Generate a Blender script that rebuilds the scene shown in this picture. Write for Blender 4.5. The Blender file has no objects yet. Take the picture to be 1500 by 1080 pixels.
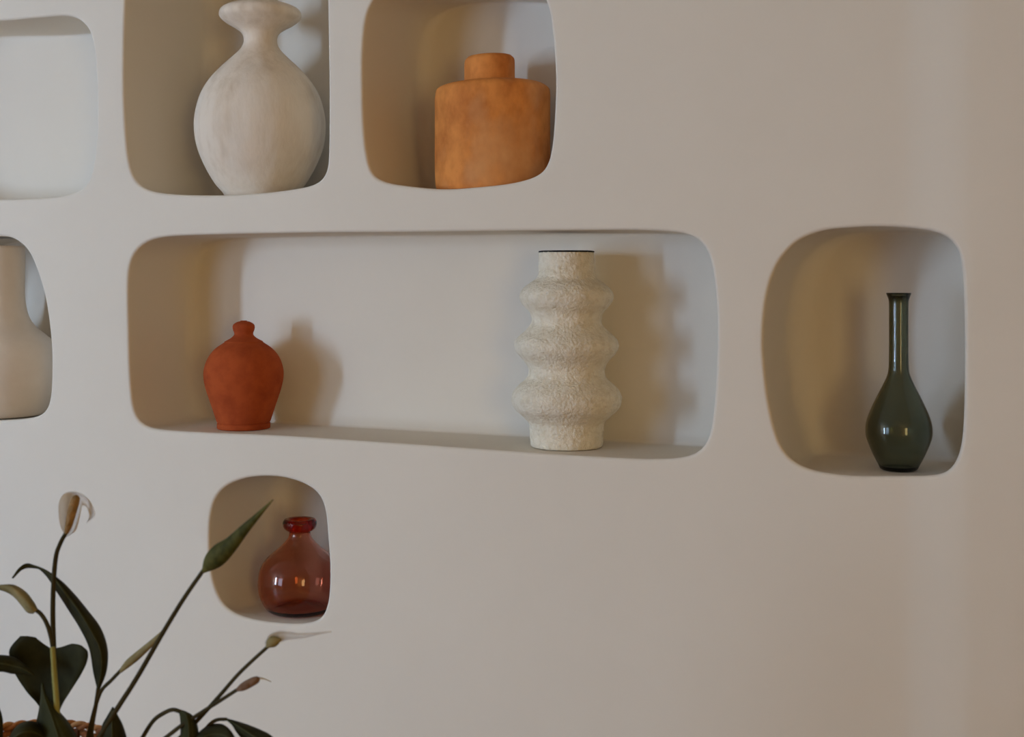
import bpy, bmesh, math, random
from mathutils import Vector, Matrix, noise
from mathutils.bvhtree import BVHTree

random.seed(7)
scene = bpy.context.scene
COL = scene.collection

# ------------------------------------------------------------------ camera
F_PX, YAW, DIST, EYE = 1900.0, math.radians(23.6), 2.22, 1.45     # focal length for a 1500 px wide frame
HORIZON = 400.0
cam_data = bpy.data.cameras.new('camera')
cam = bpy.data.objects.new('camera', cam_data)
COL.objects.link(cam)
cam.location = (0, -DIST, EYE)
cam.rotation_euler = (math.pi / 2, 0, YAW)
cam_data.sensor_width = 36
cam_data.lens = F_PX / 1500 * 36
cam_data.shift_y = -(540 - HORIZON) / 1500
cam_data.clip_start = 0.02
cam_data.dof.use_dof = True
cam_data.dof.focus_distance = 2.5
cam_data.dof.aperture_fstop = 11
scene.camera = cam

# ------------------------------------------------------------------ world, light, exposure
world = bpy.data.worlds.new('world')
scene.world = world
world.use_nodes = True
bg = world.node_tree.nodes['Background']
bg.inputs['Color'].default_value = (0.75, 0.85, 1.0, 1)
bg.inputs['Strength'].default_value = 0.1

WIN_KEY = (-5.54, -5.16, 0.50, 2.30)      # tall narrow window x0, x1, z0, z1 in the wall behind the camera
WIN_MID = (-4.3, -3.0, 0.50, 2.30)        # wider curtained window beside it
WIN_FILL = (-5.1, -3.8, 0.6, 2.3)         # unseen opening added in the right-hand wall for warm fill: y0, y1, z0, z1
Y_FRONT = -5.2
RX0, RX1, RZ1 = -5.8, 2.6, 2.7             # room extents


def window_light(name, win, watts, colour, side=False):
    ld = bpy.data.lights.new(name, 'AREA')
    ld.shape = 'RECTANGLE'
    ld.size = win[1] - win[0]
    ld.size_y = win[3] - win[2]
    ld.energy = watts
    ld.color = colour
    lo = bpy.data.objects.new(name, ld)
    COL.objects.link(lo)
    if side:
        lo.location = (RX1 + 0.02, (win[0] + win[1]) / 2, (win[2] + win[3]) / 2)
        lo.rotation_euler = (math.pi / 2, 0, math.pi / 2)
    else:
        lo.location = ((win[0] + win[1]) / 2, Y_FRONT - 0.02, (win[2] + win[3]) / 2)
        lo.rotation_euler = (math.pi / 2, 0, 0)


window_light('daylight_window', WIN_KEY, 180, (0.475, 0.69, 1.0))
window_light('daylight_mid_window', WIN_MID, 46, (0.49, 0.70, 1.0))
window_light('warm_fill_light', WIN_FILL, 48, (1.0, 0.73, 0.30), True)  # added warm fill from the right, lifts the niche side walls and shadows

vs = scene.view_settings
vs.view_transform = 'Standard'
vs.look = 'None'
vs.gamma = 1
vs.exposure = -0.04
vs.use_curve_mapping = False

# ------------------------------------------------------------------ helpers
FWD = Vector((-math.sin(YAW), math.cos(YAW), 0))
RGT = Vector((math.cos(YAW), math.sin(YAW), 0))


def at(px, py, Y=0.0):
    """point on the vertical plane at depth Y behind the wall face, for a picture position"""
    d = FWD + RGT * ((px - 750) / F_PX) + Vector((0, 0, (HORIZON - py) / F_PX))
    t = (Y + DIST) / d.y
    return Vector((0, -DIST, EYE)) + d * t


def m_per_px(px, Y):
    u = (px - 750) / F_PX
    return (Y + DIST) / (FWD.y + u * RGT.y) / F_PX


def catmull(pts, n, closed=False):
    """resample a polyline of Vectors as a Catmull-Rom curve, n samples per span"""
    out = []
    L = len(pts)
    spans = L if closed else L - 1
    for i in range(spans):
        if closed:
            a, b, c, d = (pts[(i + k - 1) % L] for k in range(4))
        else:
            b, c = pts[i], pts[i + 1]
            a = pts[i - 1] if i > 0 else b * 2 - c
            d = pts[i + 2] if i + 2 < L else c * 2 - b
        for k in range(n):
            t = k / n
            out.append(0.5 * ((b * 2) + (c - a) * t + (a * 2 - b * 5 + c * 4 - d) * t * t
                              + (b * 3 - a - c * 3 + d) * t ** 3))
    if not closed:
        out.append(pts[-1].copy())
    return out


def mesh_obj(name, verts, faces, mat, parent=None, smooth=True):
    me = bpy.data.meshes.new(name)
    me.from_pydata([tuple(v) for v in verts], [], faces)
    me.update()
    if smooth:
        me.polygons.foreach_set('use_smooth', [True] * len(me.polygons))
    o = bpy.data.objects.new(name, me)
    COL.objects.link(o)
    if mat:
        me.materials.append(mat)
    if parent:
        o.parent = parent
        o.matrix_parent_inverse = parent_world(parent).inverted()
    return o


def parent_world(p):
    m = p.matrix_basis.copy()
    while p.parent:
        m = p.parent.matrix_basis @ p.matrix_parent_inverse @ m
        p = p.parent
    return m


def bm_obj(name, bm, mat, parent=None, smooth=False):
    me = bpy.data.meshes.new(name)
    bm.to_mesh(me)
    bm.free()
    if smooth:
        me.polygons.foreach_set('use_smooth', [True] * len(me.polygons))
    o = bpy.data.objects.new(name, me)
    COL.objects.link(o)
    if mat:
        me.materials.append(mat)
    if parent:
        o.parent = parent
        o.matrix_parent_inverse = parent_world(parent).inverted()
    return o


def add_box(bm, x0, x1, y0, y1, z0, z1):
    vs_ = [bm.verts.new(p) for p in ((x0, y0, z0), (x1, y0, z0), (x1, y1, z0), (x0, y1, z0),
                                     (x0, y0, z1), (x1, y0, z1), (x1, y1, z1), (x0, y1, z1))]
    for f in ((3, 2, 1, 0), (4, 5, 6, 7), (0, 1, 5, 4), (1, 2, 6, 5), (2, 3, 7, 6), (3, 0, 4, 7)):
        bm.faces.new([vs_[i] for i in f])


def tag(o, label, cat, group=None):
    o['label'] = label
    o['category'] = cat
    if group:
        o['group'] = group
    return o


def struct(o, label=None):
    o['kind'] = 'structure'
    if label:
        o['label'] = label
    return o


def empty(name, loc):
    o = bpy.data.objects.new(name, None)
    o.empty_display_size = 0.05
    COL.objects.link(o)
    o.location = loc
    return o


# ------------------------------------------------------------------ materials
def srgb(r, g, b):
    f = lambda c: (c / 255 / 12.92) if c / 255 <= 0.04045 else ((c / 255 + 0.055) / 1.055) ** 2.4
    return (f(r), f(g), f(b), 1)


def material(name, base, rough=0.8, col2=None, scale=8, stretch=(1, 1, 1), contrast=(0.35, 0.65), bump=0.0,
             bump_scale=60, bump_dist=0.01, spec=0.3, transmission=0.0, ior=1.45, detail=6, subsurface=0.0,
             col3=None, scale3=3):
    m = bpy.data.materials.new(name)
    m.use_nodes = True
    nt = m.node_tree
    p = nt.nodes['Principled BSDF']
    p.inputs['Roughness'].default_value = rough
    p.inputs['Specular IOR Level'].default_value = spec
    p.inputs['Base Color'].default_value = base
    p.inputs['Transmission Weight'].default_value = transmission
    p.inputs['IOR'].default_value = ior
    if subsurface:
        p.inputs['Subsurface Weight'].default_value = subsurface
        p.inputs['Subsurface Radius'].default_value = (0.01, 0.008, 0.005)
        p.inputs['Subsurface Scale'].default_value = 0.3
    tc = nt.nodes.new('ShaderNodeTexCoord')
    mp = nt.nodes.new('ShaderNodeMapping')
    mp.inputs['Scale'].default_value = stretch
    nt.links.new(tc.outputs['Object'], mp.inputs['Vector'])
    last = None
    if col2:
        nz = nt.nodes.new('ShaderNodeTexNoise')
        nz.inputs['Scale'].default_value = scale
        nz.inputs['Detail'].default_value = detail
        nz.inputs['Roughness'].default_value = 0.6
        nt.links.new(mp.outputs['Vector'], nz.inputs['Vector'])
        cr = nt.nodes.new('ShaderNodeValToRGB')
        cr.color_ramp.elements[0].position = contrast[0]
        cr.color_ramp.elements[1].position = contrast[1]
        cr.color_ramp.elements[0].color = base
        cr.color_ramp.elements[1].color = col2
        nt.links.new(nz.outputs['Fac'], cr.inputs['Fac'])
        last = cr.outputs['Color']
        if col3:
            n3 = nt.nodes.new('ShaderNodeTexNoise')
            n3.inputs['Scale'].default_value = scale3
            n3.inputs['Detail'].default_value = 4
            nt.links.new(mp.outputs['Vector'], n3.inputs['Vector'])
            r3 = nt.nodes.new('ShaderNodeValToRGB')
            r3.color_ramp.elements[0].position = 0.5
            r3.color_ramp.elements[1].position = 0.7
            nt.links.new(n3.outputs['Fac'], r3.inputs['Fac'])
            mx = nt.nodes.new('ShaderNodeMix')
            mx.data_type = 'RGBA'
            nt.links.new(r3.outputs['Color'], mx.inputs[0])
            nt.links.new(last, mx.inputs[6])
            mx.inputs[7].default_value = col3
            last = mx.outputs[2]
        nt.links.new(last, p.inputs['Base Color'])
    if bump:
        nb = nt.nodes.new('ShaderNodeTexNoise')
        nb.inputs['Scale'].default_value = bump_scale
        nb.inputs['Detail'].default_value = 5
        nt.links.new(mp.outputs['Vector'], nb.inputs['Vector'])
        bp = nt.nodes.new('ShaderNodeBump')
        bp.inputs['Strength'].default_value = bump
        bp.inputs['Distance'].default_value = bump_dist
        nt.links.new(nb.outputs['Fac'], bp.inputs['Height'])
        nt.links.new(bp.outputs['Normal'], p.inputs['Normal'])
    return m


M = {}
M['plaster'] = material('plaster', (0.82, 0.745, 0.64, 1), 0.9, (0.84, 0.765, 0.66, 1), 3, bump=0.12, bump_scale=25,
                        bump_dist=0.004, spec=0.15)
M['wood_floor'] = material('wood_floor', (0.24, 0.12, 0.05, 1), 0.5, (0.33, 0.18, 0.08, 1), 4, (1, 12, 1))
M['room_plaster'] = material('ochre_plaster', (0.62, 0.47, 0.31, 1), 0.9, (0.66, 0.51, 0.35, 1), 3)
M['ceiling'] = material('ceiling_paint', (0.72, 0.66, 0.56, 1), 0.9)
M['frame'] = material('window_paint', (0.7, 0.68, 0.64, 1), 0.5)
M['chalk'] = material('chalk_ceramic', (0.87, 0.74, 0.60, 1), 0.9, (0.64, 0.50, 0.36, 1), 26, (1, 1, 0.3), (0.42, 0.80),
                      bump=0.5, bump_scale=45, bump_dist=0.004, spec=0.12, col3=(0.90, 0.81, 0.70, 1), scale3=7)
M['blush'] = material('blush_ceramic', (0.90, 0.78, 0.67, 1), 0.8, (0.83, 0.70, 0.58, 1), 8, spec=0.15)
M['paper'] = material('paper_pulp_ceramic', (0.91, 0.82, 0.66, 1), 0.95, (0.74, 0.63, 0.45, 1), 70, (1, 1, 1), (0.45, 0.80),
                      bump=0.7, bump_scale=180, bump_dist=0.006, spec=0.08)
M['dark_rim'] = material('dark_rim', (0.012, 0.011, 0.012, 1), 0.7)
M['terracotta'] = material('orange_terracotta', (0.84, 0.315, 0.075, 1), 0.75, (0.52, 0.155, 0.033, 1), 15, (1, 1, 0.7), (0.38, 0.66),
                           bump=0.25, bump_scale=40, bump_dist=0.003, spec=0.2, col3=(0.86, 0.43, 0.17, 1), scale3=7)
M['red_clay'] = material('red_clay', (0.47, 0.090, 0.024, 1), 0.85, (0.34, 0.058, 0.017, 1), 24, (1, 1, 1), (0.4, 0.7),
                         bump=0.25, bump_scale=90, bump_dist=0.002, spec=0.1)
M['amber_glass'] = material('amber_glass', (1, 0.97, 0.94, 1), 0.01, transmission=1.0, ior=1.45, spec=0.5)
M['green_glass'] = material('smoky_green_glass', (0.97, 1, 0.96, 1), 0.02, transmission=1.0, ior=1.45, spec=0.5)
for key_, dens_, colr_ in (('amber_glass', 250, (0.885, 0.38, 0.12, 1)), ('green_glass', 1150, (0.755, 0.77, 0.72, 1))):
    nt_ = M[key_].node_tree
    va_ = nt_.nodes.new('ShaderNodeVolumeAbsorption')
    va_.inputs['Color'].default_value = colr_
    va_.inputs['Density'].default_value = dens_
    nt_.links.new(va_.outputs[0], nt_.nodes['Material Output'].inputs['Volume'])
M['leaf'] = material('dark_leaf', (0.020, 0.019, 0.006, 1), 0.7, (0.036, 0.034, 0.011, 1), 30, (1, 1, 1), spec=0.12)
M['leaf_olive'] = material('olive_leaf', (0.045, 0.047, 0.014, 1), 0.7, (0.022, 0.023, 0.007, 1), 25, (1, 1, 1), spec=0.12)
M['midrib'] = material('leaf_midrib', (0.060, 0.062, 0.022, 1), 0.6, (0.045, 0.045, 0.015, 1), 20, spec=0.12)
M['stem'] = material('dark_stem', (0.040, 0.031, 0.012, 1), 0.7, (0.060, 0.048, 0.020, 1), 30, spec=0.1)
M['sheath'] = material('green_sheath', (0.26, 0.25, 0.07, 1), 0.6, (0.36, 0.33, 0.11, 1), 30, spec=0.15)
M['bud'] = material('green_bud', (0.040, 0.044, 0.011, 1), 0.65, (0.15, 0.14, 0.038, 1), 45, (1, 1, 0.6), (0.42, 0.72), spec=0.12)
M['pale_bud'] = material('pale_bud', (0.19, 0.155, 0.065, 1), 0.7, (0.33, 0.27, 0.13, 1), 40, spec=0.12)
M['spathe'] = material('white_spathe', (0.82, 0.78, 0.72, 1), 0.6, (0.86, 0.82, 0.78, 1), 30, spec=0.15)
nt_ = M['spathe'].node_tree
tr_ = nt_.nodes.new('ShaderNodeBsdfTranslucent')
tr_.inputs['Color'].default_value = (0.9, 0.86, 0.8, 1)
mx_ = nt_.nodes.new('ShaderNodeMixShader')
mx_.inputs[0].default_value = 0.5
nt_.links.new(nt_.nodes['Principled BSDF'].outputs[0], mx_.inputs[1])
nt_.links.new(tr_.outputs[0], mx_.inputs[2])
nt_.links.new(mx_.outputs[0], nt_.nodes['Material Output'].inputs['Surface'])
M['spadix'] = material('ochre_spadix', (0.25, 0.15, 0.055, 1), 0.8, (0.40, 0.24, 0.10, 1), 90, bump=0.8, bump_scale=260,
                       bump_dist=0.004)
M['brown'] = material('brown_spadix', (0.16, 0.085, 0.045, 1), 0.8, (0.26, 0.15, 0.09, 1), 90, bump=0.6, bump_scale=220)
M['basket'] = material('orange_wicker', (0.30, 0.085, 0.025, 1), 0.6, (0.62, 0.26, 0.08, 1), 90, bump=0.3, bump_scale=150)
M['basket_light'] = material('pale_wicker', (0.55, 0.24, 0.08, 1), 0.6, (0.75, 0.40, 0.16, 1), 90, bump=0.3, bump_scale=150)
M['basket_dark'] = material('dark_wicker', (0.12, 0.045, 0.02, 1), 0.6, (0.22, 0.08, 0.03, 1), 40)
M['soil'] = material('soil', (0.02, 0.014, 0.01, 1), 0.95, (0.04, 0.03, 0.02, 1), 60, bump=0.8, bump_scale=80)
M['stand_wood'] = material('stand_wood', (0.24, 0.13, 0.06, 1), 0.5, (0.32, 0.18, 0.09, 1), 8, (8, 1, 1))

# ------------------------------------------------------------------ room shell
XB0, XB1 = at(1328, 400).x, at(1418, 400).x      # the wall swells gently forward between these
BULGE = 0.015


def bulge(x):
    t = min(1.0, max(0.0, (x - XB0) / (XB1 - XB0)))
    lin = t
    sm = t * t * (3 - 2 * t)
    back = min(1.0, max(0.0, (x - XB1) / 0.5))
    return -BULGE * (0.6 * lin + 0.4 * sm) * (1 - back * back * (3 - 2 * back) * 0.9)


niches = [
    # outline, depth, lip radius, back fillet
    dict(d=0.20, rb=0.030, pts=[(0, 30), (60, 25), (100, 23), (121, 33), (133, 52), (138, 84), (141, 130), (141, 190),
                                (136, 240), (127, 269), (108, 282), (72, 289), (0, 292), (-110, 291), (-152, 272), (-164, 200),
                                (-165, 110), (-150, 52), (-110, 34)]),
    dict(d=0.30, rb=0.035, pts=[(183, 0), (181, 70), (181, 140), (184, 200), (190, 245), (201, 268), (222, 280), (260, 285),
                                 (320, 286), (380, 283), (430, 277), (460, 270), (475, 257), (480, 232), (481, 150), (480, 60),
                                 (478, -20), (472, -80), (455, -112), (415, -124), (330, -126), (250, -124), (210, -112),
                                 (192, -80), (186, -40)]),
    dict(d=0.25, rb=0.030, pts=[(531, 130), (531, 80), (535, 32), (544, 4), (560, -14), (595, -28), (660, -35), (740, -31),
                                (785, -18), (802, 8), (809, 50), (813, 110), (812, 160), (808, 212), (800, 243), (784, 258),
                                (750, 268), (700, 274), (650, 277), (600, 273), (562, 266), (544, 252), (536, 220), (532, 175)]),
    dict(d=0.31, rb=0.025, pts=[(0, 346), (20, 350), (40, 367), (55, 400), (66, 440), (73, 490), (75, 530), (74, 570),
                                 (70, 594), (60, 607), (40, 613), (0, 616), (-80, 617), (-150, 611), (-175, 592), (-182, 520),
                                 (-180, 430), (-168, 378), (-135, 352), (-60, 345)]),
    dict(d=0.215, rb=0.028, pts=[(188, 480), (187, 425), (189, 390), (197, 369), (214, 354), (240, 347), (300, 344),
                                 (450, 341), (600, 340), (750, 338), (900, 337), (960, 338), (1004, 342), (1025, 351),
                                 (1038, 370), (1046, 410), (1050, 470), (1049, 540), (1045, 600), (1039, 640), (1028, 660),
                                 (1005, 670), (960, 673), (900, 671), (800, 665), (700, 658), (600, 651), (480, 643),
                                 (400, 638), (300, 634), (228, 629), (205, 620), (195, 600), (190, 550)]),
    dict(d=0.24, rb=0.055, pts=[(1118, 510), (1119, 470), (1124, 430), (1133, 400), (1146, 376), (1170, 352), (1205, 338),
                               (1250, 333), (1300, 332), (1350, 336), (1382, 344), (1402, 362), (1411, 400), (1414, 500),
                               (1413, 600), (1408, 655), (1394, 685), (1368, 696), (1300, 698), (1240, 697), (1190, 689),
                               (1160, 674), (1142, 650), (1130, 610), (1122, 560)]),
    dict(d=0.24, rb=0.05, pts=[(306, 790), (308, 756), (315, 731), (330, 713), (355, 702), (385, 698), (415, 700),
                                 (444, 709), (465, 724), (475, 747), (479, 785), (482, 830), (481, 870), (476, 894),
                                 (466, 908), (445, 914), (415, 914), (375, 909), (345, 900), (326, 885), (314, 860),
                                 (308, 830)]),
]
LIP = 0.007


def offset_loop(loop, o):
    """loop of (x, z); positive o moves inward"""
    n = len(loop)
    res = []
    for i in range(n):
        a, b = loop[i - 1], loop[(i + 1) % n]
        t = (b - a).normalized()
        res.append(loop[i] + Vector((t.y, -t.x)) * o)
    return res


def smooth_loop(loop, it):
    n = len(loop)
    for _ in range(it):
        loop = [loop[i] * 0.5 + (loop[i - 1] + loop[(i + 1) % n]) * 0.25 for i in range(n)]
    return loop


def resample(loop, n):
    d = [0]
    L = len(loop)
    for i in range(L):
        d.append(d[-1] + (loop[(i + 1) % L] - loop[i]).length)
    out = []
    j = 0
    for k in range(n):
        s = d[-1] * k / n
        while d[j + 1] < s:
            j += 1
        t = (s - d[j]) / max(1e-9, d[j + 1] - d[j])
        out.append(loop[j].lerp(loop[(j + 1) % L], t))
    return out


wall_bm = bmesh.new()
hole_loops = []
niche_meshes = []
for nd in niches:
    pts = []
    for (x, y) in nd['pts']:
        w = at(x, y)
        pts.append(Vector((w.x, w.z)))
    loop = resample(catmull(pts, 12, True), 220)
    area = sum(loop[i].x * loop[(i + 1) % 220].y - loop[(i + 1) % 220].x * loop[i].y for i in range(220))
    if area > 0:
        loop.reverse()                      # clockwise, so (t.y, -t.x) points inward
    loop = smooth_loop(loop, 2)
    d, rb = nd['d'], nd['rb']
    rings = [(-0.018, 0.0)]
    for k in range(7):
        a = k / 6 * math.pi / 2
        rings.append((-LIP + LIP * math.sin(a), LIP * (1 - math.cos(a))))
    for k in range(1, 6):
        rings.append((0.0, LIP + (d - rb - LIP) * k / 5))
    for k in range(1, 9):
        a = k / 8 * math.pi / 2
        rings.append((rb * (1 - math.cos(a)), d - rb + rb * math.sin(a)))
    verts, faces = [], []
    N = 220
    for (o, y) in rings:
        if o > 0:
            sl = smooth_loop(loop, 6)
            amt = []
            for i in range(N):
                t = (sl[(i + 1) % N] - sl[i - 1]).normalized()
                amt.append(0.22 + 0.78 * max(0.0, t.y) ** 1.5)       # inward normal is (t.y, -t.x)
            for _ in range(6):
                amt = [amt[i] * 0.5 + (amt[i - 1] + amt[(i + 1) % N]) * 0.25 for i in range(N)]
            lp = []
            for i in range(N):
                t = (sl[(i + 1) % N] - sl[i - 1]).normalized()
                lp.append(sl[i] + Vector((t.y, -t.x)) * o * amt[i])
            lp = smooth_loop(lp, 2)
            ys = [d - rb * am + (y - (d - rb)) * am for am in amt]
        else:
            lp = offset_loop(loop, o)
            ys = [y] * N
        w = 1 - y / d
        if y > LIP:                              # the floor runs level behind the lip
            k = min(1, (y - LIP) / 0.04)
            k = k * k * (3 - 2 * k)
            zf = min(p.y for p in loop) + max(0, o) * 0.22
            mz = (min(p.y for p in loop) + max(p.y for p in loop)) / 2
            new = []
            for i, p in enumerate(lp):
                t = (lp[(i + 1) % N] - lp[i - 1]).normalized()
                down = min(1, max(0, (t.x - 0.35) / 0.5)) if p.y < mz and t.x > 0 else min(1, max(0, (-t.x - 0.35) / 0.5)) if p.y < mz else 0
                down = down * down * (3 - 2 * down)
                new.append(Vector((p.x, p.y + (zf - p.y) * down * k)))
            lp = new
        verts += [Vector((p.x, yy + bulge(p.x) * w, p.y)) for p, yy in zip(lp, ys)]
    for r in range(len(rings) - 1):
        for i in range(N):
            j = (i + 1) % N
            faces.append((r * N + i, r * N + j, (r + 1) * N + j, (r + 1) * N + i))
    cap0 = (len(rings) - 1) * N
    # back of the recess: one more ring drawn in towards the middle, then a single face
    cx = sum((verts[cap0 + i].x for i in range(N))) / N
    cz = sum((verts[cap0 + i].z for i in range(N))) / N
    base = len(verts)
    for i in range(N):
        v = verts[cap0 + i]
        verts.append(Vector((v.x + (cx - v.x) * 0.06, d, v.z + (cz - v.z) * 0.06)))
    for i in range(N):
        j = (i + 1) % N
        faces.append((cap0 + i, cap0 + j, base + j, base + i))
    verts.append(Vector((cx, d, cz)))
    for i in range(N):
        faces.append((base + i, base + (i + 1) % N, len(verts) - 1))
    niche_meshes.append((verts, faces))
    hole_loops.append([Vector((p.x, 0, p.y)) for p in offset_loop(loop, -0.018)])

edges = []
outer = [wall_bm.verts.new(p) for p in ((RX0, 0, 0), (RX1, 0, 0), (RX1, 0, RZ1), (RX0, 0, RZ1))]
edges += [wall_bm.edges.new((outer[i], outer[(i + 1) % 4])) for i in range(4)]
for lp in hole_loops:
    vl = [wall_bm.verts.new(p) for p in lp]
    edges += [wall_bm.edges.new((vl[i], vl[(i + 1) % len(vl)])) for i in range(len(vl))]
bmesh.ops.triangle_fill(wall_bm, use_beauty=True, use_dissolve=False, edges=edges, normal=(0, -1, 0))
for x in [XB0 - 0.01 + (XB1 - XB0 + 0.02) * k / 14 for k in range(15)] + [XB1 + 0.03 + 0.04 * k for k in range(13)]:
    bmesh.ops.bisect_plane(wall_bm, geom=wall_bm.verts[:] + wall_bm.edges[:] + wall_bm.faces[:], dist=1e-6,
                           plane_co=(x, 0, 0), plane_no=(1, 0, 0))
for v in wall_bm.verts:
    v.co.y = bulge(v.co.x)
for f in wall_bm.faces:
    f.normal_update()
    if f.normal.y > 0:
        f.normal_flip()
    f.smooth = True
# the body of the wall behind the face
add_box(wall_bm, RX0, RX1, 0.32, 0.40, 0, RZ1)
wall = struct(bm_obj('wall_back', wall_bm, M['plaster']))
wall['label'] = 'off-white plaster wall with seven rounded recessed niches'
niche_objs = []
for (verts, faces) in niche_meshes:
    o = mesh_obj('niche', verts, faces, M['plaster'], wall)
    niche_objs.append(o)
BVH = [BVHTree.FromPolygons([tuple(v) for v in vv], ff) for vv, ff in niche_meshes]

bm = bmesh.new(); add_box(bm, RX0, RX1, Y_FRONT - 0.15, 0.40, -0.1, 0.0); struct(bm_obj('floor', bm, M['wood_floor']))
bm = bmesh.new(); add_box(bm, RX0, RX1, Y_FRONT - 0.15, 0.40, RZ1, RZ1 + 0.1); struct(bm_obj('ceiling', bm, M['ceiling']))
bm = bmesh.new(); add_box(bm, RX0 - 0.1, RX0, Y_FRONT - 0.15, 0.40, 0, RZ1); struct(bm_obj('wall_left', bm, M['room_plaster']))
bm = bmesh.new()
b = WIN_FILL
add_box(bm, RX1, RX1 + 0.15, Y_FRONT - 0.15, b[0], 0, RZ1)
add_box(bm, RX1, RX1 + 0.15, b[0], b[1], 0, b[2]); add_box(bm, RX1, RX1 + 0.15, b[0], b[1], b[3], RZ1)
add_box(bm, RX1, RX1 + 0.15, b[1], 0.40, 0, RZ1)
struct(bm_obj('wall_right', bm, M['room_plaster']))
bm = bmesh.new()
yf0, yf1 = Y_FRONT - 0.15, Y_FRONT
a = WIN_KEY
add_box(bm, RX0, a[0], yf0, yf1, 0, RZ1)
add_box(bm, a[0], a[1], yf0, yf1, 0, a[2]); add_box(bm, a[0], a[1], yf0, yf1, a[3], RZ1)
c = WIN_MID
add_box(bm, a[1], c[0], yf0, yf1, 0, RZ1)
add_box(bm, c[0], c[1], yf0, yf1, 0, c[2]); add_box(bm, c[0], c[1], yf0, yf1, c[3], RZ1)
add_box(bm, c[1], RX1, yf0, yf1, 0, RZ1)
struct(bm_obj('wall_front', bm, M['room_plaster']))
t = 0.03
for n_, a in ((1, WIN_KEY), (3, WIN_MID)):
    bm = bmesh.new()
    for x0, x1, z0, z1 in ((a[0] - t, a[0], a[2] - t, a[3] + t), (a[1], a[1] + t, a[2] - t, a[3] + t), (a[0], a[1], a[3], a[3] + t), (a[0], a[1], a[2] - t, a[2])):
        add_box(bm, x0, x1, yf1, yf1 + 0.02, z0, z1)
    struct(bm_obj('window_%d' % n_, bm, M['frame']))
bm = bmesh.new()
for y0, y1, z0, z1 in ((b[0] - t, b[0], b[2] - t, b[3] + t), (b[1], b[1] + t, b[2] - t, b[3] + t), (b[0], b[1], b[3], b[3] + t), (b[0], b[1], b[2] - t, b[2])):
    add_box(bm, RX1 - 0.02, RX1, y0, y1, z0, z1)
struct(bm_obj('window_2', bm, M['frame']))  # frame round the opening added for the fill light


# ------------------------------------------------------------------ vessels
def floor_z(k, X, Y, r):
    """height of a niche's floor under a round foot"""
    best = -9
    for i in range(24):
        a_ = i / 24 * math.tau
        h = BVH[k].ray_cast(Vector((X + math.cos(a_) * r, max(0.012, Y + math.sin(a_) * r), at(0, 0).z * 0 + mid_z[k])), Vector((0, 0, -1)))
        if h[0]:
            best = max(best, h[0].z)
    return best


mid_z = []
for lp in hole_loops:
    zs = [p.z for p in lp]
    mid_z.append((min(zs) + max(zs)) / 2 - 0.02)


def lathe_rings(prof, seg=96, deform=None):
    verts, faces = [], []
    for (r, z) in prof:
        for i in range(seg):
            a_ = i / seg * math.tau
            v = Vector((r * math.cos(a_), r * math.sin(a_), z))
            verts.append(deform(v) if deform else v)
    for k in range(len(prof) - 1):
        for i in range(seg):
            j = (i + 1) % seg
            faces.append((k * seg + i, k * seg + j, (k + 1) * seg + j, (k + 1) * seg + i))
    return verts, faces


def smooth_profile(p, n=6):
    return [(max(0.0004, v.x), v.y) for v in catmull([Vector((a_, b_)) for a_, b_ in p], n)]


def vessel(name, k, cx, Y, prof, mat, label, cat, wall_px=5, inner_from=None, foot_r=None, deform=None, solid=False,
           base_px=0, seg=96, bore_px=0, bore_y=0):
    """turned vessel: prof is a list of (half width, height line) from rim to foot as seen in the picture"""
    s = m_per_px(cx, Y)
    c = at(cx, 400, Y)
    outer = [(r * s, at(cx, y, Y).z) for r, y in prof]
    fz = floor_z(k, c.x, Y, outer[-1][0]) + 0.0006
    outer[-1] = (outer[-1][0], fz)
    outer = [(r, max(z, fz)) if i < len(outer) - 1 else (r, z) for i, (r, z) in enumerate(outer)]
    op = smooth_profile(outer)
    op = [(r, max(z, fz)) for r, z in op]
    th = wall_px * s
    # from the middle of the foot outwards, up to the rim, over it and down inside
    full = [(0.0005, fz), (op[-1][0] * 0.5, fz), (op[-1][0] * 0.92, fz)] + list(reversed(op))
    rim_r, rim_z = op[0]
    inner_top = bore_px * s + th * 0.3
    full.append((rim_r - th * 0.25, rim_z + th * 0.25))
    full.append((max(inner_top, rim_r - th * 2), rim_z + th * 0.25) if bore_px else (rim_r - th * 0.75, rim_z + th * 0.25))
    zin = fz + (base_px * s if base_px else th)
    inner = [(max(0.002, min(r - th, bore_px * s) if bore_px and z > at(cx, bore_y, Y).z else r - th), z)
             for r, z in op if z > zin + th * 0.3]
    full += inner
    full += [(inner[-1][0] * 0.9, zin), (inner[-1][0] * 0.4, zin), (0.0005, zin)]
    root_z = fz
    verts, faces = lathe_rings([(r, z - root_z) for r, z in full], seg, deform)
    N = len(full)
    faces.append(tuple(range(seg))[::-1])
    faces.append(tuple((N - 1) * seg + i for i in range(seg)))
    o = mesh_obj(name, verts, faces, mat)
    o.location = (c.x, c.y, root_z)
    tag(o, label, cat)
    return o, s, c, fz


# tall chalky vase with a flared collar
vessel('collared_vase', 1, 381.5, 0.148,
       [(30, -30), (27, -22), (24.5, -10), (25, 0), (34, 5), (49, 10), (57, 15), (59.5, 22), (57, 28), (48, 35), (36, 42), (28, 48),
        (24.5, 55), (24.5, 64), (30, 74), (42, 86), (57, 100), (73, 118), (85, 138), (92, 160), (95, 183), (93, 207),
        (87, 228), (77, 250), (65, 270), (54, 283), (50, 290)],
       M['chalk'], 'large chalky beige vase with round belly and wide flared collar', 'vase', wall_px=7)

# orange terracotta jug with a broad shoulder
def ramp(a_, b_, x):
    t = min(1, max(0, (x - a_) / (b_ - a_)))
    return t * t * (3 - 2 * t)


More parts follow.
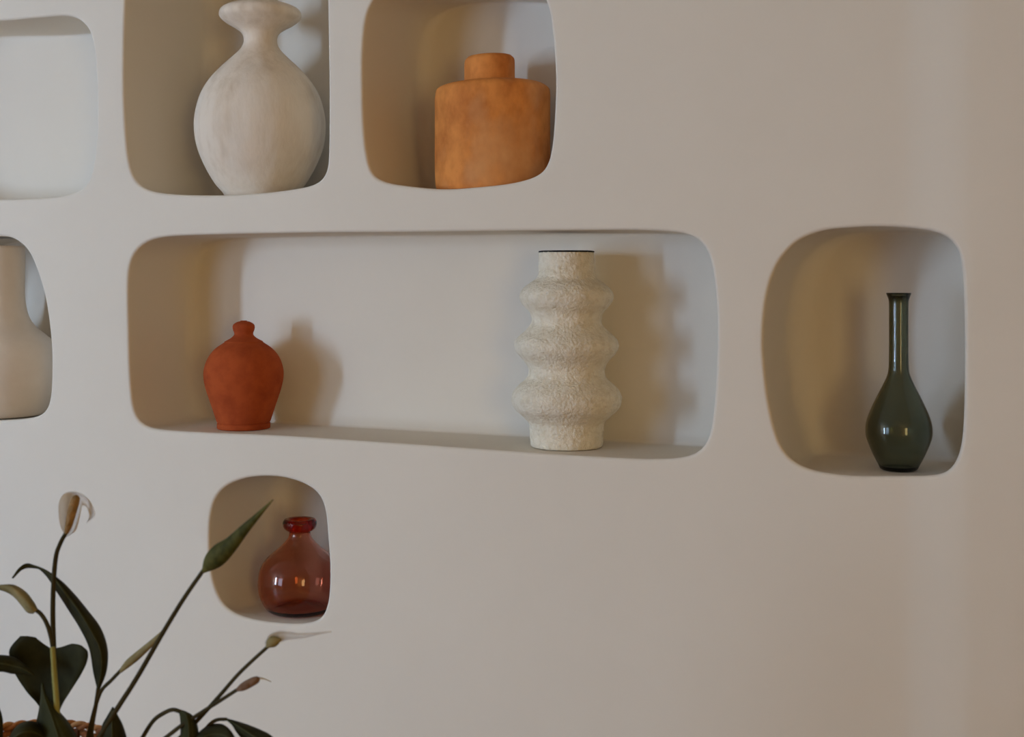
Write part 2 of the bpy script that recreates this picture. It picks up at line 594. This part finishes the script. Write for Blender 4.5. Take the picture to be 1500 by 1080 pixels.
def jug_deform(v):
    return Vector((v.x - 0.0065 * ramp(0.196, 0.212, v.z), v.y, v.z + 0.05 * v.x * ramp(0.12, 0.19, v.z)))


vessel('terracotta_jug', 2, 721.5, 0.13,
       [(33.5, 84.5), (36.3, 88), (37, 96), (37, 108), (37.5, 117), (40, 121.5), (47, 123.5), (62, 124.5), (75, 127), (82, 132),
        (84.5, 141), (84.5, 160), (84.5, 200), (84.5, 240), (84, 262), (83, 274), (80, 281)],
       M['terracotta'], 'wide orange terracotta jug with short round neck', 'jug', wall_px=5, deform=jug_deform)

# pale bottle vase in the lower left niche
vessel('bottle_vase', 3, -6, 0.155,
       [(40, 362), (40.5, 380), (40, 405), (40, 430), (42, 450), (47, 467), (56, 480), (68, 490), (79, 501), (86, 515), (90, 540),
        (90, 562), (86, 585), (78, 604), (68, 614)],
       M['blush'], 'pale blush-beige bottle vase with wide neck and swelling shoulder', 'vase', wall_px=6)

# small red clay jar
vessel('clay_jar', 4, 357, 0.105,
       [(5, 470.5), (10, 472), (14.5, 475), (16, 479), (15.2, 484), (13.8, 487.5), (14.2, 491), (19, 495.5), (27.5, 500.2),
        (28.5, 501.8), (42, 511.5), (52, 525), (57, 540), (57.5, 553), (55, 567), (50.3, 582), (45, 598), (40.5, 612), (38.4, 617.5),
        (37.2, 618.5), (38.4, 620.5), (38.3, 626), (37, 631), (34.5, 633)],
       M['red_clay'], 'small red clay jar with narrow knobbed mouth', 'jar', wall_px=3)

# ringed paper-pulp vase: rough surface is real relief
def rough(v):
    r = math.hypot(v.x, v.y)
    if r < 0.01:
        return v
    n_ = noise.noise(v * 130) * 0.6 + noise.noise(v * 260 + Vector((5, 1, 2))) * 0.5 + noise.noise(v * 40) * 0.7
    k_ = 1 + n_ * 0.0016 / r
    return Vector((v.x * k_, v.y * k_, v.z))


wv, s_, c_, fz_ = vessel(
    'ringed_vase', 4, 829.8, 0.108,
    [(40.5, 369.5), (41, 384), (41.3, 398), (45, 408), (56, 416), (65, 424), (68.8, 432), (68, 439), (63.5, 447), (55, 456), (51, 465), (52, 475), (60, 484),
     (71, 494), (75.5, 501), (76, 509), (71.5, 518), (61, 530), (55.5, 541), (58, 553), (70, 564), (77.5, 573), (80.3, 581), (80, 590), (75, 600),
     (63, 611), (55.5, 619), (54, 630), (53.7, 642), (52.5, 652), (49, 659), (44, 662)],
    M['paper'], 'cream paper-pulp vase with three bulging rings on the long shelf', 'vase', wall_px=5, deform=rough, seg=144)
rz = at(829.8, 369.5, 0.108).z
vv, ff = lathe_rings([(41 * s_, rz - fz_ - 0.0005), (40.6 * s_, rz - fz_ + 0.0022), (37 * s_, rz - fz_ + 0.0028), (34.9 * s_, rz - fz_ - 0.001),
                      (34.8 * s_, rz - fz_ - 0.06)], 96)
rim = mesh_obj('rim', [v + Vector((c_.x, c_.y, fz_)) for v in vv], ff, M['dark_rim'], wv)
rim['label'] = 'black rim'

# smoky green glass bottle vase
vessel('glass_bottle_vase', 5, 1316.5, 0.097,
       [(18, 429.8), (16.4, 434), (14.6, 439), (13.9, 447), (13.8, 470), (13.8, 500), (14, 525), (14.5, 540), (16.4, 550),
        (22, 563), (31.5, 582), (41, 603), (46, 618), (47.5, 630), (46.6, 641), (42, 654.5), (35, 670.5), (29.5, 681), (27, 686), (24, 689)],
       M['green_glass'], 'smoky green glass vase with long slender neck', 'vase', wall_px=2.6, base_px=5, bore_px=11.2, bore_y=445)

# amber glass bottle
vessel('amber_bottle', 6, 439, 0.10,
       [(22.5, 761), (24.5, 764), (24.8, 768), (23.2, 773), (20, 776.3), (16.4, 778.5), (15.6, 782), (17, 787), (21.6, 793), (27, 799), (36.5, 807),
        (46.5, 815.5), (53, 823.5), (57.6, 832), (60, 843), (60.6, 857), (58.6, 870), (54, 881.5), (47, 891), (39, 899), (32, 905), (27, 909)],
       M['amber_glass'], 'round amber glass bottle with short lipped neck', 'bottle', wall_px=2.8, base_px=6, bore_px=13.5, bore_y=780)

# ------------------------------------------------------------------ plant in a woven basket
PY = -1.15
KS = m_per_px(150, PY) / m_per_px(150, -0.85)     # plant sizes below are for the depth -0.85
BC = at(20, 1116, PY)
B_R, B_H = 0.140 * KS, 0.24 * KS
TOP_Z = BC.z
BASE_Z = TOP_Z - B_H

stand = empty('plant_stand', (BC.x, BC.y, 0))
tag(stand, 'round wooden stand under the woven plant basket', 'plant stand')
vv, ff = lathe_rings([(0.001, BASE_Z - 0.03), (0.16, BASE_Z - 0.03), (0.17, BASE_Z - 0.025), (0.17, BASE_Z - 0.005), (0.165, BASE_Z - 0.001),
                      (0.001, BASE_Z - 0.001)], 48)
mesh_obj('stand_top', [v + Vector((BC.x, BC.y, 0)) for v in vv], ff, M['stand_wood'], stand, smooth=False)
for i in range(4):
    a_ = math.pi / 4 + i * math.pi / 2
    vv, ff = lathe_rings([(0.001, 0), (0.011, 0), (0.017, BASE_Z - 0.03), (0.001, BASE_Z - 0.03)], 16)
    lean = lambda v: Vector((BC.x + math.cos(a_) * (0.15 - 0.04 * v.z / BASE_Z) + v.x, BC.y + math.sin(a_) * (0.15 - 0.04 * v.z / BASE_Z) + v.y, v.z))
    mesh_obj('leg', [lean(v) for v in vv], ff, M['stand_wood'], stand)


def tube(pts, radii, seg=10, flat=1.0, cap=True):
    """swept tube through pts (Vectors) with a radius at each"""
    verts, faces = [], []
    n = len(pts)
    up = Vector((0, -1, 0))
    for i, p in enumerate(pts):
        t = (pts[min(n - 1, i + 1)] - pts[max(0, i - 1)]).normalized()
        u = up - t * up.dot(t)
        u.normalize()
        w = t.cross(u)
        for k in range(seg):
            a_ = k / seg * math.tau
            verts.append(p + (w * math.cos(a_) + u * math.sin(a_) * flat) * radii[i])
    for i in range(n - 1):
        for k in range(seg):
            j = (k + 1) % seg
            faces.append((i * seg + k, i * seg + j, (i + 1) * seg + j, (i + 1) * seg + k))
    if cap:
        faces.append(tuple(range(seg))[::-1])
        faces.append(tuple((n - 1) * seg + k for k in range(seg)))
    return verts, faces


basket = empty('woven_basket', (BC.x, BC.y, BASE_Z))
tag(basket, 'orange-brown woven wicker basket holding the peace lily', 'basket')


def basket_r(h):
    return B_R * (0.80 + 0.20 * math.sin(min(1, h / B_H) * math.pi / 2))


NST = 36
for i in range(NST):
    a_ = (i + 0.5) / NST * math.tau
    pts = [Vector((BC.x + math.cos(a_) * basket_r(h), BC.y + math.sin(a_) * basket_r(h), BASE_Z + h))
           for h in [B_H * k / 6 for k in range(7)]]
    v_, f_ = tube(pts, [0.0035 * KS] * 7, 6)
    mesh_obj('stake', v_, f_, M['basket_dark'], basket)
rows = 22
for r_ in range(rows):
    h = 0.006 + (B_H - 0.012) * r_ / (rows - 1)
    seg_n = NST * 6
    pts = []
    for i in range(seg_n + 1):
        a_ = i / seg_n * math.tau
        wv_ = 0.0055 * KS * math.sin(a_ * NST / 2 + (math.pi if r_ % 2 else 0))
        rr = basket_r(h) + wv_
        pts.append(Vector((BC.x + math.cos(a_) * rr, BC.y + math.sin(a_) * rr, BASE_Z + h)))
    v_, f_ = tube(pts, [0.0055 * KS] * len(pts), 6, cap=False)
    mesh_obj('strand', v_, f_, M['basket' if r_ % 2 else 'basket_light'], basket)
for ph in range(2):                                     # rim: two canes twisted round each other
    pts = []
    for i in range(289):
        a_ = i / 288 * math.tau
        q = a_ * 24 + ph * math.pi
        rr = B_R + math.cos(q) * 0.0034 * KS
        pts.append(Vector((BC.x + math.cos(a_) * rr, BC.y + math.sin(a_) * rr, TOP_Z + 0.004 * KS + math.sin(q) * 0.0034 * KS)))
    v_, f_ = tube(pts, [0.0036 * KS] * 289, 8, cap=False)
    mesh_obj('rim', v_, f_, M['basket' if ph else 'basket_light'], basket)
vv, ff = lathe_rings([(0.001, BASE_Z), (basket_r(0) - 0.004, BASE_Z), (basket_r(0) - 0.004, BASE_Z + 0.008), (0.001, BASE_Z + 0.008)], 48)
mesh_obj('base', [v + Vector((BC.x, BC.y, 0)) for v in vv], ff, M['basket_dark'], basket)

SOIL_Z = TOP_Z - 0.05 * KS
plant = empty('peace_lily', (BC.x, BC.y, SOIL_Z))
tag(plant, 'peace lily with dark drooping leaves, slender stems and pale flowers', 'plant')
vv, ff = lathe_rings([(0.001, BASE_Z + 0.01), (basket_r(0) - 0.02, BASE_Z + 0.01), (basket_r(B_H * 0.8) - 0.014, SOIL_Z - 0.01), (basket_r(B_H * 0.8) - 0.022, SOIL_Z),
                      (0.001, SOIL_Z + 0.008)], 48)
mesh_obj('soil', [v + Vector((BC.x, BC.y, 0)) for v in vv], ff, M['soil'], plant)


def P(x, y, dy=0.0):
    return at(x, y, PY + dy * KS)


def root(dx, dy_):
    return Vector((BC.x + dx * KS, BC.y + dy_ * KS, SOIL_Z - 0.01))


def blade(rows_, mat, parent, name='leaf', along=6, across=8, thick=0.0012):
    """rows_ of (left, mid, right) picture points with a depth offset each; a curved sheet with thickness"""
    nc = len(rows_[0])
    cols = [catmull([P(*r[c]) for r in rows_], along) for c in range(nc)]
    n = len(cols[0])
    verts, faces = [], []
    for i in range(n):
        if nc == 3:
            l, m, r = (c[i] for c in cols)
            for k in range(across + 1):
                t = k / across * 2 - 1
                verts.append(l * (t * (t - 1) / 2) + m * (1 - t * t) + r * (t * (t + 1) / 2))
        else:
            verts += catmull([c[i] for c in cols], across // (nc - 1))
    w = across + 1
    for i in range(n - 1):
        for k in range(across):
            faces.append((i * w + k, i * w + k + 1, (i + 1) * w + k + 1, (i + 1) * w + k))
    o = mesh_obj(name, verts, faces, mat, parent)
    if name == 'leaf':
        mid = [p + Vector((0, -0.0012 * KS, 0)) for p in cols[nc // 2]]
        v_, f_ = tube(mid, [0.0013 * KS * (1 - 0.7 * abs(2 * i / (n - 1) - 1)) for i in range(n)], 6)
        mesh_obj('midrib', v_, f_, M['midrib'], o)
    sm = o.modifiers.new('thickness', 'SOLIDIFY')
    sm.thickness = thick * KS
    sm.offset = 0
    return o


def stem(pts, r0, r1, mat, parent, name, seg=10, n=8):
    cv = catmull(pts, n)
    N = len(cv)
    v_, f_ = tube(cv, [(r0 + (r1 - r0) * i / (N - 1)) * KS for i in range(N)], seg)
    return mesh_obj(name, v_, f_, mat, parent)


def spindle(pts, radii, mat, parent, name, flat=0.8, n=6):
    cv = catmull(pts, n)
    rv = catmull([Vector((r, 0)) for r in radii], n)
    v_, f_ = tube(cv, [max(0.0003, r.x * KS) for r in rv], 14, flat)
    return mesh_obj(name, v_, f_, mat, parent)


# --- leaves (each blade carries its own stalk)
lf = blade([((143, 1010, 0), (144, 1010, -.003), (146, 1010, 0)), ((137, 985, 0), (149, 985, -.004), (156, 982, .006)), ((131, 950, 0), (148, 953, -.006), (157, 950, .008)),
            ((117, 920, .004), (133, 922, -.004), (147, 920, .012)), ((100, 893, .01), (115, 893, .0), (127, 893, .018)),
            ((84, 868, .015), (96, 868, .005), (108, 870, .02)), ((69, 845, .02), (78, 845, .01), (89, 851, .02)),
            ((55, 832, .02), (60, 832, .012), (66, 836, .02)), ((41, 826, .015), (42, 829, .01), (43, 832, .015)),
            ((29, 831, .0), (30, 834, 0), (31, 836, .0)), ((18, 846, -.01), (18, 847, -.01), (19, 848, -.01))], M['leaf'], plant)
stem([root(0.040, 0.024), P(131, 1120), P(134, 1070), P(141, 1030), P(144, 1008, -.002)], .0034, .0026, M['stem'], lf, 'petiole')

lf = blade([((30, 932, .03), (52, 934, .037), (75, 951, .05), (105, 943, .035), (120, 946, .03)), ((15, 949, .02), (44, 945, .035), (75, 962, .05), (104, 955, .035), (128, 955, .02)),
            ((14, 964, .02), (46, 966, .04), (76, 975, .05), (103, 973, .04), (127, 970, .02)), ((21, 985, .03), (49, 988, .042), (77, 992, .05), (99, 990, .042), (118, 989, .03)),
            ((37, 1011, .035), (56, 1013, .045), (77, 1015, .05), (92, 1013, .045), (104, 1011, .035)), ((57, 1034, .03), (66, 1036, .036), (76, 1039, .04), (84, 1036, .036), (91, 1032, .03)),
            ((71, 1062, .02), (73, 1063, .02), (75, 1064, .02), (77, 1063, .02), (79, 1062, .02))], M['leaf'], plant)
stem([root(-0.016, 0.048), P(40, 1130, .09), P(60, 1040, .09), P(76, 955, .053)], .0035, .0026, M['stem'], lf, 'petiole')

lf = blade([((-60, 965, -.02), (-60, 980, -.03), (-60, 995, -.02)), ((-30, 958, -.02), (-30, 974, -.03), (-30, 992, -.02)), ((0, 960, -.01), (0, 972, -.02), (0, 984, -.01)),
            ((20, 963, 0), (19, 975, -.01), (18, 987, 0)), ((36, 974, .0), (36, 980, -.005), (34, 987, 0)), ((50, 988, .0), (50, 989, 0), (50, 990, .0))], M['leaf'], plant)
stem([root(-0.056, 0.000), P(-50, 1090, -.03), P(-78, 1010, -.03), P(-61, 980, -.03)], .0033, .0026, M['stem'], lf, 'petiole')

lf = blade([((61, 1001, -.03), (62, 1001, -.03), (63, 1001, -.03)), ((60, 1020, -.03), (66, 1020, -.04), (70, 1022, -.03)), ((57, 1045, -.03), (74, 1042, -.045), (87, 1043, -.025)),
            ((57, 1075, -.03), (83, 1068, -.05), (104, 1064, -.025)), ((62, 1105, -.03), (92, 1095, -.05), (117, 1092, -.025)), ((85, 1135, -.03), (101, 1128, -.04), (117, 1126, -.03)),
            ((108, 1150, -.02), (109, 1150, -.02), (110, 1150, -.02))], M['leaf_olive'], plant)
stem([root(0.044, -0.040), P(100, 1185, -.03), P(108, 1160, -.022), P(109, 1148, -.02)], .0034, .0028, M['stem'], lf, 'petiole')

lf = blade([((4, 1100, -.06), (5, 1100, -.06), (6, 1100, -.06)), ((14, 1080, -.06), (17, 1085, -.07), (22, 1090, -.06)), ((26, 1063, -.05), (32, 1074, -.07), (40, 1086, -.05)),
            ((42, 1057, -.04), (48, 1072, -.06), (52, 1090, -.04)), ((60, 1062, -.02), (62, 1078, -.045), (62, 1095, -.02)), ((80, 1080, -.0), (80, 1090, -.02), (78, 1102, -.0)),
            ((95, 1110, .0), (94, 1111, .0), (93, 1112, .0))], M['leaf'], plant)
stem([root(0.024, -0.016), P(90, 1190), P(96, 1150), P(94, 1110)], .0032, .0026, M['stem'], lf, 'petiole')

lf = blade([((-36, 1010, -.03), (-35, 1010, -.03), (-34, 1010, -.03)), ((-40, 1030, -.03), (-22, 1028, -.04), (-8, 1028, -.03)), ((-38, 1060, -.03), (-16, 1055, -.04), (3, 1050, -.03)),
            ((-28, 1090, -.03), (-8, 1085, -.04), (4, 1082, -.03)), ((4, 1120, -.02), (5, 1120, -.02), (6, 1120, -.02))], M['leaf'], plant)
stem([root(-0.000, -0.040), P(12, 1160, -.03), P(5, 1118, -.02)], .0032, .0026, M['stem'], lf, 'petiole')

lf = blade([((165, 1036, -.02), (165.5, 1036, -.02), (166, 1036, -.02)), ((157, 1050, -.02), (165, 1050, -.025), (172, 1048, -.02)), ((149, 1066, -.02), (165, 1068, -.03), (180, 1064, -.015)),
            ((149, 1088, -.02), (166, 1090, -.03), (186, 1088, -.01)), ((155, 1115, -.02), (166, 1116, -.03), (182, 1115, -.01)), ((160, 1148, -.01), (163, 1148, -.01), (166, 1148, -.01))],
           M['leaf'], plant)
stem([root(0.064, -0.000), P(140, 1180, 0), P(155, 1165, -.005), P(163, 1146, -.01)], .0032, .0026, M['stem'], lf, 'petiole')

lf = blade([((262, 1043, .0), (265, 1042, .0), (268, 1041, .0)), ((264, 1050, 0), (273, 1047, -.012), (282, 1049, .0)), ((265, 1064, 0), (277, 1062, -.015), (289, 1064, .0)),
            ((265, 1085, 0), (278, 1084, -.015), (291, 1086, .0)), ((268, 1108, 0), (278, 1108, -.01), (287, 1108, .0)), ((276, 1132, 0), (277, 1132, 0), (278, 1132, .0))], M['leaf_olive'], plant)
stem([root(0.072, 0.024), P(175, 1140, .02), P(207, 1084, .01), P(224, 1057, .0), P(240, 1045, .0), (P(253, 1040, .0)), P(265, 1043, .0)], .0030, .0026, M['stem'], lf, 'petiole')

lf = blade([((284, 1084, -.01), (285, 1085, -.01), (287, 1087, -.01)), ((293, 1072, 0), (297, 1080, -.015), (302, 1090, -.01)), ((306, 1063, .01), (311, 1076, -.01), (315, 1092, -.01)),
            ((323, 1061, .01), (326, 1076, -.01), (328, 1094, -.01)), ((336, 1069, .0), (337, 1082, -.015), (336, 1097, -.01)), ((347, 1088, -.01), (346, 1094, -.015), (343, 1103, -.01)),
            ((353, 1112, -.02), (353, 1113, -.02), (352, 1113, -.02))], M['leaf'], plant)
stem([root(0.080, 0.008), P(190, 1150, 0), P(250, 1105, 0), P(286, 1085, -.01)], .0032, .0026, M['stem'], lf, 'petiole')

lf = blade([((331, 1053, .01), (332, 1054, .01), (332, 1055, .01)), ((346, 1057, .015), (344, 1060, .005), (340, 1062, .01)), ((362, 1062, .015), (355, 1067, .0), (347, 1073, .005)),
            ((382, 1070, .01), (372, 1078, -.005), (360, 1088, .0)), ((398, 1079, .0), (390, 1089, -.01), (378, 1101, -.005)), ((410, 1096, -.01), (404, 1102, -.015), (397, 1108, -.01)),
            ((417, 1120, -.02), (417, 1121, -.02), (416, 1121, -.02))], M['leaf'], plant)
stem([root(0.080, 0.040), P(215, 1160, .02), P(280, 1095, .02), P(305, 1064, .01), P(318, 1055, .01), P(332, 1054, .01)], .0030, .0022, M['stem'], lf, 'petiole')

# --- flowers
fl = stem([root(0.024, 0.000), P(85, 1100, -.01), P(83, 1040, -.01), P(79, 960, -.01), P(77.5, 885, -.01), P(81, 822, -.01), P(88, 797, -.01), P(99, 777, -.01)],
          .0042, .0026, M['stem'], plant, 'flower_stem')
stem([P(86, 1110, -.034), P(83.5, 1040, -.034), P(79.5, 985, -.034), P(77, 948, -.034)], .0042, .0032, M['sheath'], fl, 'sheath')
spindle([P(97, 781, -.01), P(101, 768, -.012), P(106, 748, -.014), P(111, 731, -.014), P(112.5, 726, -.014)], [.0028, .005, .0062, .0056, .002], M['spadix'], fl, 'spadix', flat=1)
blade([((97, 786, .0), (98, 786, .0), (99, 786, 0)), ((89, 772, -.006), (100, 774, .006), (110, 778, -.004)), ((86, 752, -.008), (101, 756, .012), (115, 764, -.004)),
       ((87, 735, -.006), (103, 738, .014), (118, 750, 0)), ((95, 723, 0), (111, 728, .012), (120, 741, .004)), ((112, 721, .004), (121, 730, .01), (123, 741, .006)),
       ((128, 730, .002), (129, 738, .008), (127, 744, .006)), ((137, 745, -.004), (133, 749, .004), (130, 751, .004)), ((138, 756, -.006), (134, 758, .002), (131, 757, .002)),
       ((127, 766, -.004), (127, 766.5, -.004), (126.5, 767, -.004))], M['spathe'], fl, 'spathe', thick=.0007)

fl = stem([root(0.000, -0.016), P(70, 1110, -.02), P(82, 1040, -.02), P(80, 975, -.02), P(76, 940, -.02), P(69, 915, -.02), P(60, 900, -.02), P(51, 893, -.02)], .0036, .0026, M['stem'], plant, 'flower_stem')
blade([((55, 893, -.02), (52, 896, -.025), (49, 899, -.02)), ((49, 882, -.015), (45, 889, -.03), (40, 897, -.02)), ((38, 868, -.015), (33, 876, -.03), (31, 886, -.02)),
       ((22, 858, -.015), (20, 864, -.03), (19, 873, -.02)), ((6, 857, -.02), (4, 860, -.026), (3, 865, -.02)), ((-20, 860, -.02), (-20, 861, -.02), (-20, 862, -.02))],
      M['pale_bud'], fl, 'spathe')

fl = stem([root(0.048, 0.016), P(90, 1165, -.01), P(130, 1105, -.02), P(170, 1041, -.03), P(200, 994, -.035), P(240, 925, -.04), P(270, 876, -.045), P(299, 834, -.05)], .0040, .0026, M['stem'], plant, 'flower_stem')
spindle([P(298, 837, -.05), P(309, 824, -.052), P(322, 812, -.054), P(338, 798, -.056), P(356, 778, -.058), P(378, 755, -.06), P(400, 732, -.062)],
        [.0028, .0105, .0130, .0098, .0068, .0036, .0006], M['bud'], fl, 'bud', flat=0.75)

fl = stem([root(0.048, -0.008), P(118, 1140, 0), P(128, 1085, -.0), P(138, 1042, -.0), P(148, 1013, -.0), P(163, 997, .0), P(179, 980, .0)], .0030, .0024, M['stem'], plant, 'flower_stem')
spindle([P(176, 984, .0), P(188, 972, .0), P(200, 962, .0), P(217, 947, .0), P(236, 929, .0), P(243, 918, .0)], [.0024, .0050, .0054, .0044, .003, .0006], M['pale_bud'], fl, 'bud', flat=0.9)

fl = stem([root(0.080, 0.024), P(200, 1150, .02), P(250, 1095, .01), P(288, 1057, .0), P(323, 1018, .0), P(352, 985, .0), P(394, 946, .0)], .0034, .0022, M['stem'], plant, 'flower_stem')
spindle([P(391, 948, .0), P(397, 942, .0), P(404, 939, .0), P(411, 936, .0)], [.002, .0065, .0058, .001], M['pale_bud'], fl, 'spadix', flat=1)
blade([((388, 944, .0), (391, 944, .004), (393, 947, .0)), ((394, 931, .0), (402, 936, .008), (408, 942, .0)), ((408, 925, .0), (416, 931, .008), (420, 938, .0)),
       ((425, 926, .0), (431, 931, .006), (434, 936, .0)), ((442, 928, .0), (446, 931, .004), (448, 934, .0)), ((463, 927, .0), (464, 929, .002), (466, 930, .0)),
       ((485, 925, .0), (485, 925.5, .0), (485, 926, .0))], M['spathe'], fl, 'spathe', thick=.0007)

fl = stem([root(0.072, -0.016), P(190, 1120, 0), P(240, 1083, -.01), P(266, 1063, -.01), P(292, 1046, -.01), P(322, 1027, -.01), P(350, 1009, -.01)], .0030, .0022, M['stem'], plant, 'flower_stem')
spindle([P(347, 1011, -.01), P(355, 1007, -.01), P(366, 1001, -.01), P(376, 996, -.01), P(380, 994, -.01)], [.002, .0048, .0054, .0044, .001], M['brown'], fl, 'spadix', flat=1)
blade([((372, 996, .0), (374, 997, .0), (376, 999, .0)), ((378, 992, .0), (380, 994, .0), (381, 996, .0)), ((388, 994, .0), (388, 995, .0), (388, 996, .0)), ((397, 998.5, .0), (397, 999, .0), (397, 999.5, .0))],
      M['spathe'], fl, 'spathe', thick=.0007)
